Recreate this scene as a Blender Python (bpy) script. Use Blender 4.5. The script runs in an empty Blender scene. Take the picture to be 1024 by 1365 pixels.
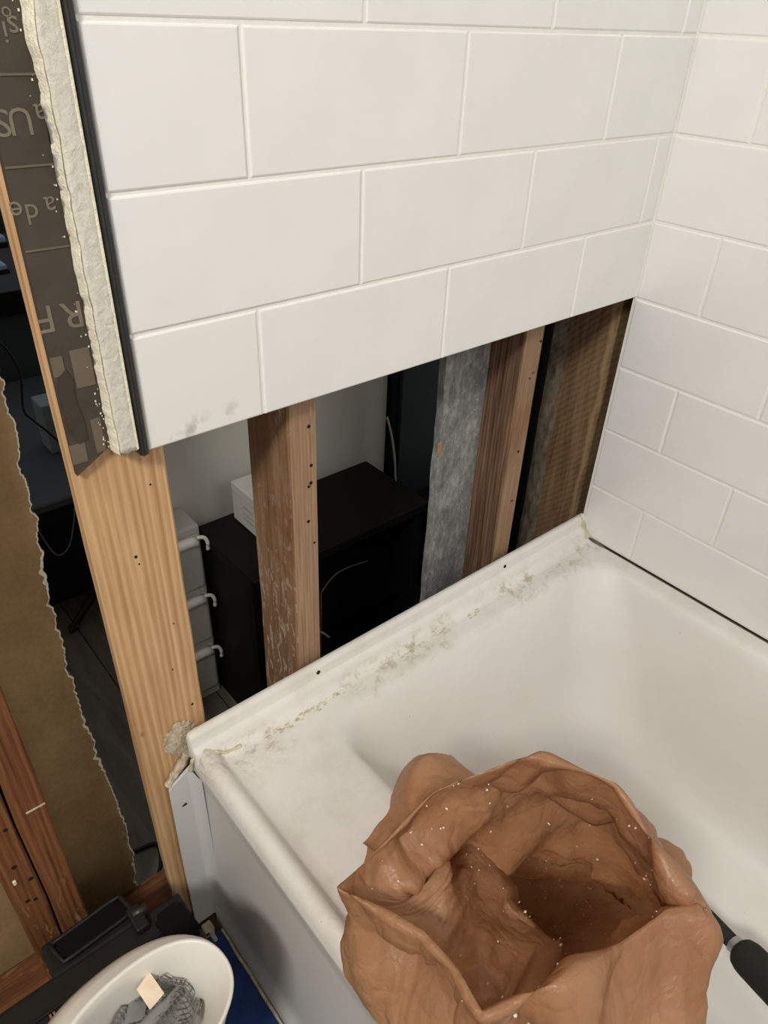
import bpy, bmesh, math, random
from mathutils import Vector, Matrix, noise
random.seed(7)
C = bpy.context.scene.collection
# ---------------------------------------------------------------- camera, world, lights, exposure
cam_d = bpy.data.cameras.new('camera'); cam = bpy.data.objects.new('camera', cam_d); C.objects.link(cam)
cam_d.sensor_fit = 'HORIZONTAL'; cam_d.sensor_width = 36; cam_d.lens = 36*971.71/1024; cam_d.clip_start = .01
RX, RY, RZ = 0.96748, -0.03600, -0.69936
Rm = Matrix.Rotation(RZ,3,'Z') @ Matrix.Rotation(RY,3,'Y') @ Matrix.Rotation(RX,3,'X')
CAM = Vector((-0.97431,-0.56541,1.15630))
cam.matrix_world = Matrix.Translation(CAM) @ Rm.to_4x4()
bpy.context.scene.camera = cam
w = bpy.data.worlds.new('world'); bpy.context.scene.world = w; w.use_nodes = True
w.node_tree.nodes['Background'].inputs[0].default_value = (1.0,.985,.965,1)
w.node_tree.nodes['Background'].inputs[1].default_value = .52
def area(name, loc, target, size, power, col):
    l = bpy.data.lights.new(name,'AREA'); l.shape='DISK'; l.size=size; l.energy=power; l.color=col
    o = bpy.data.objects.new(name,l); C.objects.link(o); o.location=loc
    o.rotation_euler=(Vector(target)-Vector(loc)).to_track_quat('-Z','Y').to_euler(); return o
area('ceiling_lamp_light',(-2.0,-0.95,2.28),(-.6,-.1,.6),.42,62,(1,.97,.93))
area('room_light',(-0.7,-1.9,2.3),(-.4,-.2,.5),1.3,20,(1,.98,.95))
vs = bpy.context.scene.view_settings
vs.view_transform='Standard'; vs.look='None'; vs.gamma=1; vs.use_curve_mapping=False; vs.exposure=-0.42
# ---------------------------------------------------------------- helpers
def hit(u,v,ax,val):      # photo pixel -> point on an axis plane (used once, to measure where things stand)
    d = Rm @ Vector(((u-512)/971.71,(682.5-v)/971.71,-1)); t=(val-CAM[ax])/d[ax]; return CAM+d*t
def root_of(p):
    while p.parent: p=p.parent
    return p
def obj(name, bm, mat, parent=None, loc=None, smooth=False, kind=None):
    me = bpy.data.meshes.new(name)
    off = Vector(loc) if loc is not None else (Vector(root_of(parent).location) if parent else Vector((0,0,0)))
    bm.transform(Matrix.Translation(-off)); 
    bmesh.ops.recalc_face_normals(bm, faces=bm.faces)
    bm.to_mesh(me); bm.free()
    if smooth:
        for p in me.polygons: p.use_smooth=True
    if mat: me.materials.append(mat)
    o = bpy.data.objects.new(name,me); C.objects.link(o)
    if parent: o.parent=parent
    else: o.location=off
    if kind: o['kind']=kind
    return o
def tag(o,label,cat,group=None):
    o['label']=label; o['category']=cat
    if group: o['group']=group
    return o
def thing(name,label,cat,loc=(0,0,0),group=None):
    o=bpy.data.objects.new(name,None); C.objects.link(o); o.location=loc; o.empty_display_size=.05
    return tag(o,label,cat,group)
def box(bm,a,b,bev=0,seg=1,mat=None):
    r=bmesh.ops.create_cube(bm,size=1)
    c=[(a[i]+b[i])/2 for i in range(3)]; s=[abs(b[i]-a[i]) for i in range(3)]
    for v in r['verts']:
        v.co=Vector((v.co.x*s[0]+c[0],v.co.y*s[1]+c[1],v.co.z*s[2]+c[2]))
    vs_=r['verts']
    if bev:
        es=list({e for v in vs_ for e in v.link_edges})
        rr=bmesh.ops.bevel(bm,geom=es,offset=bev,segments=seg,affect='EDGES',profile=.6)
        vs_=list({v for f in rr['faces'] for v in f.verts}|{v for v in vs_ if v.is_valid})
    if mat is not None:
        bmesh.ops.transform(bm,matrix=mat,verts=vs_)
    return vs_
def boxbm(a,b,bev=0,seg=1,mat=None):
    bm=bmesh.new(); box(bm,a,b,bev,seg,mat); return bm
def tube(bm,pts,r,n=10,cap=True):
    pts=[Vector(p) for p in pts]; rings=[]
    up=Vector((0,0,1)); 
    for i,p in enumerate(pts):
        t=(pts[min(i+1,len(pts)-1)]-pts[max(i-1,0)]).normalized()
        a=t.cross(up); 
        if a.length<.05: a=t.cross(Vector((1,0,0)))
        a.normalize(); b=t.cross(a)
        rr=r[i] if isinstance(r,(list,tuple)) else r
        rings.append([bm.verts.new(p+(a*math.cos(2*math.pi*k/n)+b*math.sin(2*math.pi*k/n))*rr) for k in range(n)])
    for i in range(len(rings)-1):
        for k in range(n):
            bm.faces.new((rings[i][k],rings[i][(k+1)%n],rings[i+1][(k+1)%n],rings[i+1][k]))
    if cap:
        bm.faces.new(rings[0][::-1]); bm.faces.new(rings[-1])
def crom(P,n,closed=False):
    P=[Vector(p) for p in P]; out=[]; L=len(P); segs=L if closed else L-1
    for i in range(segs):
        if closed: a,b,c,d=P[(i-1)%L],P[i],P[(i+1)%L],P[(i+2)%L]
        else: a,b,c,d=P[max(i-1,0)],P[i],P[i+1],P[min(i+2,L-1)]
        for k in range(n):
            t=k/n
            out.append(.5*((2*b)+(c-a)*t+(2*a-5*b+4*c-d)*t*t+(3*b-a-3*c+d)*t**3))
    if not closed: out.append(P[-1])
    return out
def prism(bm,pts,axis,d0,d1):
    """closed 2-D outline pts extruded along axis between d0 and d1 (axis 1: pts are x,z; 0: y,z; 2: x,y)"""
    def mk(p,d): return Vector((p[0],d,p[1])) if axis==1 else (Vector((d,p[0],p[1])) if axis==0 else Vector((p[0],p[1],d)))
    A=[bm.verts.new(mk(p,d0)) for p in pts]; B=[bm.verts.new(mk(p,d1)) for p in pts]
    bm.faces.new(A); bm.faces.new(B[::-1])
    for i in range(len(pts)):
        j=(i+1)%len(pts); bm.faces.new((A[i],B[i],B[j],A[j]))
def sheet(bm,grid,closed=False):
    V=[[bm.verts.new(p) for p in row] for row in grid]
    for i in range(len(V)-1):
        n=len(V[0]); 
        for k in range(n if closed else n-1):
            bm.faces.new((V[i][k],V[i][(k+1)%n],V[i+1][(k+1)%n],V[i+1][k]))
    return V
# ---------------------------------------------------------------- materials
def srgb(r,g,b):
    f=lambda c:(c/255/12.92) if c/255<=.04045 else ((c/255+.055)/1.055)**2.4
    return (f(r),f(g),f(b),1)
class M:
    def __init__(s,name,rough=.5,spec=.5):
        s.m=bpy.data.materials.new(name); s.m.use_nodes=True; s.t=s.m.node_tree; s.n=s.t.nodes
        s.b=s.n['Principled BSDF']; s.b.inputs['Roughness'].default_value=rough; s.b.inputs['Specular IOR Level'].default_value=spec
        s.tc=s.n.new('ShaderNodeTexCoord')
    def L(s,a,b): s.t.links.new(a,b)
    def mp(s,sc=(1,1,1),loc=(0,0,0),rot=(0,0,0),src=None):
        m=s.n.new('ShaderNodeMapping'); m.inputs['Scale'].default_value=sc; m.inputs['Location'].default_value=loc; m.inputs['Rotation'].default_value=rot
        s.L(src or s.tc.outputs['Object'],m.inputs[0]); return m.outputs[0]
    def noise(s,vec,scale=5,detail=4,rough=.55,dist=0):
        x=s.n.new('ShaderNodeTexNoise'); x.inputs['Scale'].default_value=scale; x.inputs['Detail'].default_value=detail
        x.inputs['Roughness'].default_value=rough; x.inputs['Distortion'].default_value=dist; s.L(vec,x.inputs['Vector']); return x.outputs['Fac']
    def ramp(s,fac,stops,interp='LINEAR'):
        x=s.n.new('ShaderNodeValToRGB'); x.color_ramp.interpolation=interp; e=x.color_ramp.elements
        e[0].position,e[0].color=stops[0][0],stops[0][1]; e[1].position,e[1].color=stops[-1][0],stops[-1][1]
        for p,c in stops[1:-1]: q=e.new(p); q.color=c
        s.L(fac,x.inputs[0]); return x.outputs[0]
    def mask(s,fac,a,b): return s.ramp(fac,[(a,(0,0,0,1)),(b,(1,1,1,1))])
    def mix(s,fac,a,b,mode='MIX'):
        x=s.n.new('ShaderNodeMix'); x.data_type='RGBA'; x.blend_type=mode
        for v,i in ((fac,0),(a,6),(b,7)):
            if isinstance(v,(int,float)): x.inputs[i].default_value=v
            elif isinstance(v,tuple): x.inputs[i].default_value=v
            else: s.L(v,x.inputs[i])
        return x.outputs[2]
    def math(s,op,a,b=0):
        x=s.n.new('ShaderNodeMath'); x.operation=op
        for v,i in ((a,0),(b,1)):
            if isinstance(v,(int,float)): x.inputs[i].default_value=v
            else: s.L(v,x.inputs[i])
        return x.outputs[0]
    def sep(s,vec):
        x=s.n.new('ShaderNodeSeparateXYZ'); s.L(vec,x.inputs[0]); return x.outputs
    def color(s,c):
        if isinstance(c,tuple): s.b.inputs['Base Color'].default_value=c
        else: s.L(c,s.b.inputs['Base Color'])
        return s
    def bump(s,h,strength=.3,dist=.002):
        x=s.n.new('ShaderNodeBump'); x.inputs['Strength'].default_value=strength; x.inputs['Distance'].default_value=dist
        s.L(h,x.inputs['Height']); s.L(x.outputs[0],s.b.inputs['Normal']); return s
def plain(name,c,rough=.5,spec=.5,var=.06,sc=30,bump=0,bd=.001,metal=0):
    m=M(name,rough,spec); n=m.noise(m.mp(),sc,4)
    d=tuple(x*(1-var) for x in c[:3])+(1,); l=tuple(min(1,x*(1+var)) for x in c[:3])+(1,)
    m.color(m.ramp(n,[(.3,d),(.7,l)])); m.b.inputs['Metallic'].default_value=metal
    if bump: m.bump(m.noise(m.mp(),sc*4,5),bump,bd)
    return m.m
def wood(name,dark,mid,light,bands=120,dist=3.0,fine=.35,bump=.4,rough=.7,spl=None,axis='X',stain=None,stretch=.07,splscale=55,wmix=.3,low=None):
    m=M(name,rough,.3)
    v=m.mp((1,1,stretch))
    wv=m.n.new('ShaderNodeTexWave'); wv.wave_type='BANDS'; wv.bands_direction=axis
    wv.inputs['Scale'].default_value=bands/6.28*1.0; wv.inputs['Distortion'].default_value=dist
    wv.inputs['Detail'].default_value=3; wv.inputs['Detail Scale'].default_value=1.2; wv.inputs['Detail Roughness'].default_value=.6
    m.L(v,wv.inputs['Vector'])
    fib=m.noise(m.mp((1,1,.03)),420,5,.7)
    g1=m.noise(m.mp((1,1,stretch)),bands*.42,4,.62,.35)
    g1=m.ramp(g1,[(.3,(0,0,0,1)),(.7,(1,1,1,1))])
    wv2=m.mix(wmix,g1,wv.outputs['Fac'])
    f=m.mix(fine,wv2,fib)
    c=m.ramp(f,[(.15,dark),(.5,mid),(.85,light)])
    big=m.noise(m.mp((1,1,.35)),14,4)
    c=m.mix(m.mask(big,.35,.75),c,m.mix(1.0,c,(.78,.74,.7,1),'MULTIPLY'))
    if stain:
        sn=m.noise(m.mp((1,1,.4)),9,5,.6,.6); c=m.mix(m.mask(sn,.52,.62),c,m.mix(1.0,c,stain,'MULTIPLY'))
    if spl:
        a=m.noise(m.mp((1,1,.3)),splscale,5,.65,.5); b=m.noise(m.mp((1,1,.25)),9,3)
        k=m.math('MULTIPLY',m.mask(a,.56,.63),m.mask(b,.42,.6))
        if low: k=m.math('MULTIPLY',m.mask(m.noise(m.mp((1,1,.45)),splscale*1.6,3,.5,.2),.55,.60),m.ramp(m.sep(m.mp())[2],[(.2,(1,1,1,1)),(low,(.12,.12,.12,1))])) if False else m.math('MAXIMUM',k,m.math('MULTIPLY',m.mask(m.noise(m.mp((1,1,.45)),splscale*1.6,3,.5,.2),.60,.64),m.mask(m.math('SUBTRACT',1.0,m.sep(m.mp())[2]),1-low,1.0)))
        c=m.mix(k,c,spl)
    kn=m.noise(m.mp((1,1,.6)),30,2); c=m.mix(m.mask(kn,.74,.8),c,tuple(x*.35 for x in dark[:3])+(1,))
    m.color(c); m.bump(f,bump,.0012); return m.m
m_tile=M('glazed_white_tile',.22,.45)
n=m_tile.noise(m_tile.mp(src=None),9,3); m_tile.color(m_tile.ramp(n,[(.3,srgb(230,229,226)),(.7,srgb(236,235,232))])); m_tile.bump(m_tile.noise(m_tile.mp(),60,3),.04,.0006); m_tile=m_tile.m
m_grout=plain('white_grout',srgb(236,233,225),.9,.2,.03,80,.4)
m_tile_dirty=M('glazed_white_tile_with_smudges',.25,.45)
_g=m_tile_dirty; _n=_g.noise(_g.mp((1,1,.8)),38,5,.6); _z=_g.sep(_g.mp())[2]
_k=_g.math('MULTIPLY',_g.mask(_n,.56,.68),_g.ramp(_z,[(.0,(1,1,1,1)),(.03,(0,0,0,1))]))
_g.color(_g.mix(_g.math('MULTIPLY',_k,.75),srgb(234,232,227),srgb(160,148,128))); m_tile_dirty=_g.m
m_tub=M('white_enamel',.48,.4); m=m_tub
geo=m.sep(m.tc.outputs['Object'])
base=m.ramp(m.noise(m.mp(),6,3),[(.3,srgb(222,219,211)),(.7,srgb(228,225,218))])
dn=m.noise(m.mp((1,1,1)),55,6,.7,.4); dn2=m.noise(m.mp(),11,4)
yb=m.ramp(m.math('SUBTRACT',.76,geo[1]),[(.012,(0,0,0,1)),(.022,(1,1,1,1)),(.05,(.55,.55,.55,1)),(.085,(0,0,0,1))])
zb=m.mask(geo[2],.385,.392)
dm=m.math('MULTIPLY',m.math('MULTIPLY',m.mask(dn,.5,.62),m.mask(dn2,.42,.58)),m.math('MULTIPLY',yb,zb))
c=m.mix(m.math('MULTIPLY',dm,.75),base,srgb(158,142,108))
hz=m.math('MULTIPLY',m.math('MULTIPLY',m.mask(m.noise(m.mp(),22,6,.7),.45,.75),zb),.3)
c=m.mix(hz,c,srgb(176,166,142))
sp=m.noise(m.mp(),170,2,.4); c=m.mix(m.mask(sp,.80,.81),c,srgb(70,62,50))
m.color(c); m.bump(m.noise(m.mp(),40,3),.03,.001)
m_tub=m_tub.m
m_apron=plain('white_enamel_apron',srgb(214,213,208),.3,.5,.03,5)
m_caulk=plain('yellowed_caulk',srgb(206,196,166),.8,.3,.25,120,.8,.002)
m_pine=wood('fresh_pine',srgb(178,136,92),srgb(208,168,122),srgb(230,196,152),230,6,.35,.4,stretch=.03,wmix=.45)
m_oldw=wood('splattered_old_stud_wood',srgb(104,76,54),srgb(140,106,78),srgb(172,140,110),190,3,.6,.6,spl=srgb(206,196,178),stain=(.66,.52,.42,1),splscale=90,stretch=.05,low=.75)
m_oldf=wood('old_stud_face_wood',srgb(128,98,72),srgb(160,130,102),srgb(184,158,130),420,3.5,.6,.5,spl=srgb(206,192,166),splscale=90,stretch=.04)
m_ridge=wood('ridged_brown_wood',srgb(52,38,28),srgb(108,82,62),srgb(142,114,90),330,6,.3,1.0,axis='Y',stretch=.05)
m_face3=wood('light_brown_wood_face',srgb(122,94,72),srgb(150,120,94),srgb(172,144,116),300,3,.65,.5,stretch=.05,stain=(.75,.65,.55,1))
m_red=wood('red_brown_old_wood',srgb(66,38,22),srgb(120,76,44),srgb(148,104,68),260,5,.5,.6,spl=srgb(182,140,104),splscale=120,stretch=.05,stain=(.5,.42,.38,1))
m_corner=M('rough_sawn_brown_plank',.85,.2); m=m_corner
v=m.sep(m.tc.outputs['Object'])
fw=m.n.new('ShaderNodeTexWave'); fw.bands_direction='DIAGONAL'; fw.inputs['Scale'].default_value=48; fw.inputs['Distortion'].default_value=1.5; m.L(m.mp((0,1,1)),fw.inputs['Vector'])
gr=m.noise(m.mp((1,1,.08)),60,5,.6,1.2)
c=m.ramp(gr,[(.3,srgb(84,64,46)),(.55,srgb(122,96,70)),(.75,srgb(142,116,86))])
c=m.mix(.12,c,m.ramp(fw.outputs['Fac'],[(0,srgb(70,50,34)),(1,srgb(170,136,98))]))
yy=m.math('ADD',m.math('ADD',v[1],.08),m.math('MULTIPLY',m.math('SUBTRACT',m.noise(m.mp((1,1,.5)),22,4),.5),.03))
c=m.mix(m.ramp(yy,[(.104,(0,0,0,1)),(.110,(1,1,1,1))]),c,m.ramp(m.noise(m.mp((1,1,.4)),90,5),[(.3,srgb(84,76,64)),(.7,srgb(150,140,122))]))
c=m.mix(m.ramp(yy,[(.012,(1,1,1,1)),(.022,(0,0,0,1))]),c,srgb(44,34,26))
c=m.mix(m.math('MULTIPLY',m.ramp(yy,[(.026,(0,0,0,1)),(.03,(1,1,1,1)),(.034,(1,1,1,1)),(.038,(0,0,0,1))]),.5),c,srgb(176,150,112))
m.color(c); m.bump(m.mix(.4,gr,fw.outputs['Fac']),.7,.0015); m_corner=m_corner.m
m_grey=M('weathered_grey_board',.85,.25); m=m_grey
a=m.noise(m.mp((1,1,.4)),75,7,.78,.15); b=m.noise(m.mp((1,1,.7)),18,4)
c=m.ramp(a,[(.3,srgb(88,88,86)),(.52,srgb(134,135,132)),(.68,srgb(178,178,173))])
c=m.mix(m.mask(b,.4,.7),c,m.mix(1.0,c,(.75,.75,.76,1),'MULTIPLY')); c=m.mix(m.mask(m.noise(m.mp(),200,2),.7,.74),c,srgb(186,184,176))
m.color(c); m.bump(a,.5,.001); m_grey=m_grey.m
m_black=plain('dark_backing_paper',srgb(74,66,58),.75,.25,.14,26,.25)
m_band=plain('grey_printed_band',srgb(108,97,84),.8,.2,.08,40)
m_print=plain('grey_printed_letters',srgb(122,112,97),.8,.2,.1,60)
m_blot=plain('dark_blot_print',srgb(66,58,50),.7,.2,.1,60)
m_dry=M('textured_cream_paint',.85,.2); m=m_dry; a=m.noise(m.mp(),170,4,.6,.6)
m.color(m.ramp(a,[(.3,srgb(202,198,182)),(.7,srgb(218,214,200))])); m.bump(a,.6,.002); m_dry=m_dry.m
m_gyp=plain('torn_gypsum',srgb(236,229,204),.95,.1,.08,90,.8,.002)
m_trim=plain('black_tile_trim',srgb(58,60,62),.35,.5,.1,60,metal=.6)
m_kraft=M('tan_backing_paper',.85,.2); m=m_kraft
a=m.noise(m.mp((1,1,.6)),12,6,.65); b=m.noise(m.mp(),150,4)
c=m.ramp(a,[(.3,srgb(138,112,76)),(.7,srgb(176,148,106))]); c=m.mix(.15,c,m.ramp(b,[(.3,srgb(110,88,58)),(.7,srgb(190,164,122))]))
m.color(c); m.bump(b,.25,.001); m_kraft=m_kraft.m
m_nailhole=plain('dark_hole',srgb(44,32,24),.9,.1,.1,50)
m_steel=plain('dull_screw_steel',srgb(72,68,64),.5,.5,.2,90,metal=.7)
m_mortar=plain('backer_board',srgb(188,182,168),.95,.1,.08,40,.4)
m_greywall=plain('grey_painted_wall',srgb(214,210,200),.8,.2,.03,4)
m_teal=plain('dark_teal_panel',srgb(30,40,42),.6,.3,.1,6)
m_blackf=plain('black_laminate',srgb(16,14,14),.6,.2,.15,20)
m_deskgrey=plain('slate_laminate',srgb(62,66,70),.5,.3,.06,8)
m_white=plain('white_plastic',srgb(226,222,212),.35,.4,.02,6)
m_carton=plain('white_carton',srgb(206,204,196),.7,.3,.04,30)
m_cartprint=plain('faint_grey_print',srgb(172,170,164),.7,.2,.1,80)
m_drawer=plain('frosted_white_plastic',srgb(186,184,176),.4,.4,.05,10)
m_box2=plain('pale_blue_carton',srgb(120,134,140),.6,.3,.05,20)
m_bluew=plain('pale_blue_plastic',srgb(150,176,206),.4,.4,.1,20)
m_cable=plain('black_cable',srgb(24,23,22),.5,.3,.05,50)
m_wcable=plain('white_cable',srgb(196,192,184),.5,.3,.05,50)
m_lam=M('grey_vinyl_plank',.5,.3); m=m_lam; a=m.noise(m.mp((1,.12,1)),40,5,.6,.5)
m.color(m.ramp(a,[(.3,srgb(84,79,72)),(.7,srgb(112,105,95))])); m.bump(a,.15,.001); m_lam=m_lam.m
m_sub=plain('brown_subfloor',srgb(104,82,60),.85,.2,.15,24,.4)
m_blue=plain('blue_painters_film',srgb(36,62,116),.6,.3,.2,40,.5)
m_case=plain('black_ribbed_plastic',srgb(27,25,23),.55,.3,.12,60,.15)
m_case2=plain('black_smooth_plastic',srgb(9,8,8),.7,.15,.1,20)
m_grip=plain('black_foam_grip',srgb(42,40,38),.75,.2,.1,200,.3)
m_mesh=plain('grey_mesh_fabric',srgb(128,126,122),.8,.2,.08,60)
m_fab=plain('grey_cloth',srgb(134,133,130),.9,.1,.08,60,.3)
m_tag=M('cream_tag',.7,.3); m=m_tag; m.color(m.ramp(m.noise(m.mp(),60,4),[(.35,srgb(238,226,200)),(.7,srgb(228,196,168))])); m_tag=m_tag.m
m_fuzz=plain('grey_fuzzy_adhesive',srgb(206,192,166),.95,.1,.3,130,1.0,.003)
m_crumb=plain('plaster_crumb',srgb(226,216,196),.8,.2,.1,80)
m_pink=plain('pink_plastic_wrapper',srgb(176,120,104),.4,.4,.2,60,.5,.003)
# thin translucent brown film
mb=M('thin_brown_plastic_film',.32,.5); m=mb
tr=m.n.new('ShaderNodeBsdfTranslucent'); TRN=tr.inputs['Normal']
cn=m.noise(m.mp(),7,4); col=m.ramp(cn,[(.3,srgb(168,120,84)),(.7,srgb(192,146,108))])
_pp=hit(708,1085,2,.53)-Vector((-.47,-.32,.061)); _vd=m.n.new('ShaderNodeVectorMath'); _vd.operation='DISTANCE'; m.L(m.mp((1,1,.45),(0,0,_pp.z*.55)),_vd.inputs[0]); _vd.inputs[1].default_value=_pp
_pk=m.math('MULTIPLY',m.ramp(_vd.outputs['Value'],[(.006,(1,1,1,1)),(.030,(0,0,0,1))]),m.mask(m.noise(m.mp(),90,4),.3,.7))
col=m.mix(_pk,col,srgb(178,104,88)); m.color(col)

def vor(sc,rnd=1.0):
    x=m.n.new('ShaderNodeTexVoronoi'); x.feature='DISTANCE_TO_EDGE'; x.inputs['Scale'].default_value=sc
    w_=m.n.new('ShaderNodeMix'); w_.data_type='RGBA'; w_.blend_type='ADD'; w_.inputs[0].default_value=.03*9/sc*3
    nn=m.n.new('ShaderNodeTexNoise'); nn.inputs['Scale'].default_value=sc*.8; m.L(m.tc.outputs['Object'],nn.inputs['Vector'])
    m.L(m.tc.outputs['Object'],w_.inputs[6]); m.L(nn.outputs['Color'],w_.inputs[7]); m.L(w_.outputs[2],x.inputs['Vector'])
    return m.ramp(x.outputs['Distance'],[(0,(0,0,0,1)),(.18,(.55,.55,.55,1)),(.5,(1,1,1,1))])
m.bump(m.mix(.35,m.mix(.4,vor(16),vor(42)),m.noise(m.mp((1,1,.5)),90,5,.6,1.6)),.5,.007); m.L([n_ for n_ in m.n if n_.type=='BUMP'][0].outputs[0],TRN)
m.L(m.mix(1.0,col,(1,.8,.62,1),'MULTIPLY'),tr.inputs[0])
tp=m.n.new('ShaderNodeBsdfTransparent'); tp.inputs[0].default_value=(.95,.74,.55,1)
x1=m.n.new('ShaderNodeMixShader'); x1.inputs[0].default_value=.30; m.L(m.b.outputs[0],x1.inputs[1]); m.L(tr.outputs[0],x1.inputs[2])
x2=m.n.new('ShaderNodeMixShader'); x2.inputs[0].default_value=.05; m.L(x1.outputs[0],x2.inputs[1]); m.L(tp.outputs[0],x2.inputs[2])
m.L(x2.outputs[0],m.n['Material Output'].inputs[0]); m_bag=mb.m

# ---------------------------------------------------------------- setting
U=.108; PW=.2427; Z=lambda i: 1.1448-U*i          # tile course height, tile pitch, z of joint i
ZTOP=Z(-8)
floor=obj('floor',boxbm((-2.6,-2.2,-.03),(0.02,.02,0)),m_sub,kind='structure')
fl2=obj('floor',boxbm((-2.6,.02,-.03),(1.6,3.2,-.006)),m_lam,kind='structure')
for i in range(16):                                 # grey vinyl planks of the next room
    x0=-1.75+i*.15
    for j in range(3):
        y0=.115+j*1.0+(i%2)*(-.0)
        obj('plank',boxbm((x0+.001,y0+.001,-.006),(x0+.149,y0+.999,0),.0008),m_lam,fl2)
# back wall: board with tile courses, hung above the opening
wb=obj('wall_back',boxbm((-.759,.0013,Z(3)+.002),(.008,.02,ZTOP)),m_grout,kind='structure')
wr=obj('wall_right',boxbm((.0013,-1.53,.3957),(.02,.004,ZTOP)),m_grout,kind='structure')
tile_cache={}
def tile_mesh(wd,ht,dirty=False):
    k=(round(wd,4),round(ht,4),dirty)
    if k in tile_cache: return tile_cache[k]
    bm=bmesh.new(); t=.0075; rings=[]
    for ins,d in ((0,t),(0,.0016),(.0007,.0006),(.002,.0)):
        rings.append([bm.verts.new((x,d,z)) for x,z in ((ins,ins),(wd-ins,ins),(wd-ins,ht-ins),(ins,ht-ins))])
    for a,b in zip(rings,rings[1:]):
        for q in range(4): bm.faces.new((a[q],a[(q+1)%4],b[(q+1)%4],b[q]))
    bm.faces.new(rings[-1]); bm.faces.new(rings[0][::-1])
    bmesh.ops.recalc_face_normals(bm,faces=bm.faces)
    me=bpy.data.meshes.new('tile'); bm.to_mesh(me); bm.free(); me.materials.append(m_tile_dirty if dirty else m_tile)
    tile_cache[k]=me; return me
def lay(parent,limit,offs,r0,r1,zbot,right):
    po=parent.location
    for r in range(r0,r1):
        zt,zb_=Z(r-1)-.0014,max(Z(r)+.0014,zbot)
        off=offs[r%2]; cuts=[0.0]; x=off
        while x<limit-.004: cuts.append(x); x+=PW
        cuts.append(limit)
        for a,b in zip(cuts,cuts[1:]):
            a2=a+(.0013 if a>0 else .0009); b2=b-(.0013 if b<limit else 0)
            if b2-a2<.006: continue
            dirty=(not right and r==3 and b>limit-1e-6)
            me=tile_mesh(b2-a2,zt-zb_,dirty); o=bpy.data.objects.new('tile',me); C.objects.link(o); o.parent=parent
            j=random.uniform(-.00035,.00035); rz=random.uniform(-.0012,.0012)
            if right: o.rotation_euler=(0,0,math.pi/2*-1+rz); o.location=(j,-a2 ,zb_)
            else: o.rotation_euler=(0,0,rz); o.location=(-b2,j,zb_)
# for the right wall a tile's local +x runs to -y and its face looks to -x
lay(wb,.759,{1:.1523,0:.0331},-7,4,Z(3)-.0,False)
lay(wr,1.53,{1:.1022,0:.2236},-7,8,.3947,True)
# behind the right wall: sheathing so nothing shows past it
obj('wall_right_backing',boxbm((.055,-1.53,0),(.07,.16,ZTOP)),m_mortar,kind='structure').name='wall_outer'
wf=obj('wall_far',boxbm((-.64,.48,0),(-.056,.56,2.3)),m_greywall,kind='structure')
obj('wall_side',boxbm((-.055,.50,0),(.5,.56,2.3)),m_teal,kind='structure')
obj('wall_rear',boxbm((-2.6,3.1,0),(1.6,3.2,2.3)),m_teal,kind='structure')
obj('wall_left',boxbm((-2.66,.0,0),(-2.60,3.2,2.3)),m_greywall,kind='structure')
ceil=obj('ceiling',boxbm((-2.6,-2.2,2.33),(.07,.14,2.36)),m_greywall,kind='structure')

# ---------------------------------------------------------------- framing
def stud(name,a,b,mat,jit=.0012,nz=14,parent=None,loc=None):
    bm=bmesh.new(); rings=[]; bev=.0025
    x0,y0,z0=a; x1,y1,z1=b
    for i in range(nz+1):
        z=z0+(z1-z0)*i/nz
        prof=[(x0+bev,y0),(x1-bev,y0),(x1,y0+bev),(x1,y1-bev),(x1-bev,y1),(x0+bev,y1),(x0,y1-bev),(x0,y0+bev)]
        rings.append([bm.verts.new((px+random.uniform(-jit,jit),py+random.uniform(-jit,jit)*.4,z)) for px,py in prof])
    for r,s in zip(rings,rings[1:]):
        for k in range(8): bm.faces.new((r[k],r[(k+1)%8],s[(k+1)%8],s[k]))
    bm.faces.new(rings[0][::-1]); bm.faces.new(rings[-1])
    return obj(name,bm,mat,parent,loc=loc)
def holes(parent,spots,mat=m_nailhole,r=.0028,name='nail_hole'):
    for (x,y,z,ax) in spots:
        bm=bmesh.new(); d=Vector((0,-1,0)) if ax==1 else Vector((-1,0,0)); p=Vector((x,y,z))
        tube(bm,[p-d*.004,p+d*.0005],r*random.uniform(.4,.8),8)
        bmesh.ops.scale(bm,vec=(1,1,1.0),verts=bm.verts)
        obj(name,bm,mat,parent)
plate=stud('bottom_plate',(-1.7,.02,0),(.03,.109,.038),m_red,.0008,2,loc=(-.8,.06,0))
# the plate lies along x: rebuild its grain by rotating would need a turned mesh, so lay a turned stud
bpy.data.objects.remove(plate)
def lying(name,x0,x1,y0,y1,z0,z1,mat,loc):
    bm=bmesh.new(); L=x1-x0
    o=stud(name,(0,y0,0),(z1-z0,y1,L),mat,.0008,20)
    me=o.data; me.transform(Matrix.Rotation(math.radians(90),4,'Y')); 
    # local: z->x ; keep the grain by turning the object instead of the mesh
    me.transform(Matrix.Rotation(math.radians(-90),4,'Y'))
    o.rotation_euler=(0,math.radians(90),0); o.location=(x0,0,z1)
    return o
plate=lying('bottom_plate',-1.7,.03,.02,.109,.0,.038,m_red,None)
tag(plate,'reddish wooden bottom plate lying on the floor under all the studs','lumber')
ZS=.0385
s1=thing('wall_stud','pale fresh pine board standing flat between the gap and the tub end','stud',(-.778,.03,ZS))
stud('board',(-.8235,.02,ZS),(-.737,.040,2.3),m_pine,.0006,30,s1)
holes(s1,[(-.756,.020,.775,1),(-.783,.020,.70,1),(-.781,.020,.69,1),(-.757,.020,.595,1),(-.767,.020,.53,1),(-.751,.020,.46,1)],r=.0022)
s2=thing('wall_stud','old stud spattered with white plaster, beside the white box','stud',(-.58,.06,ZS))
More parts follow.
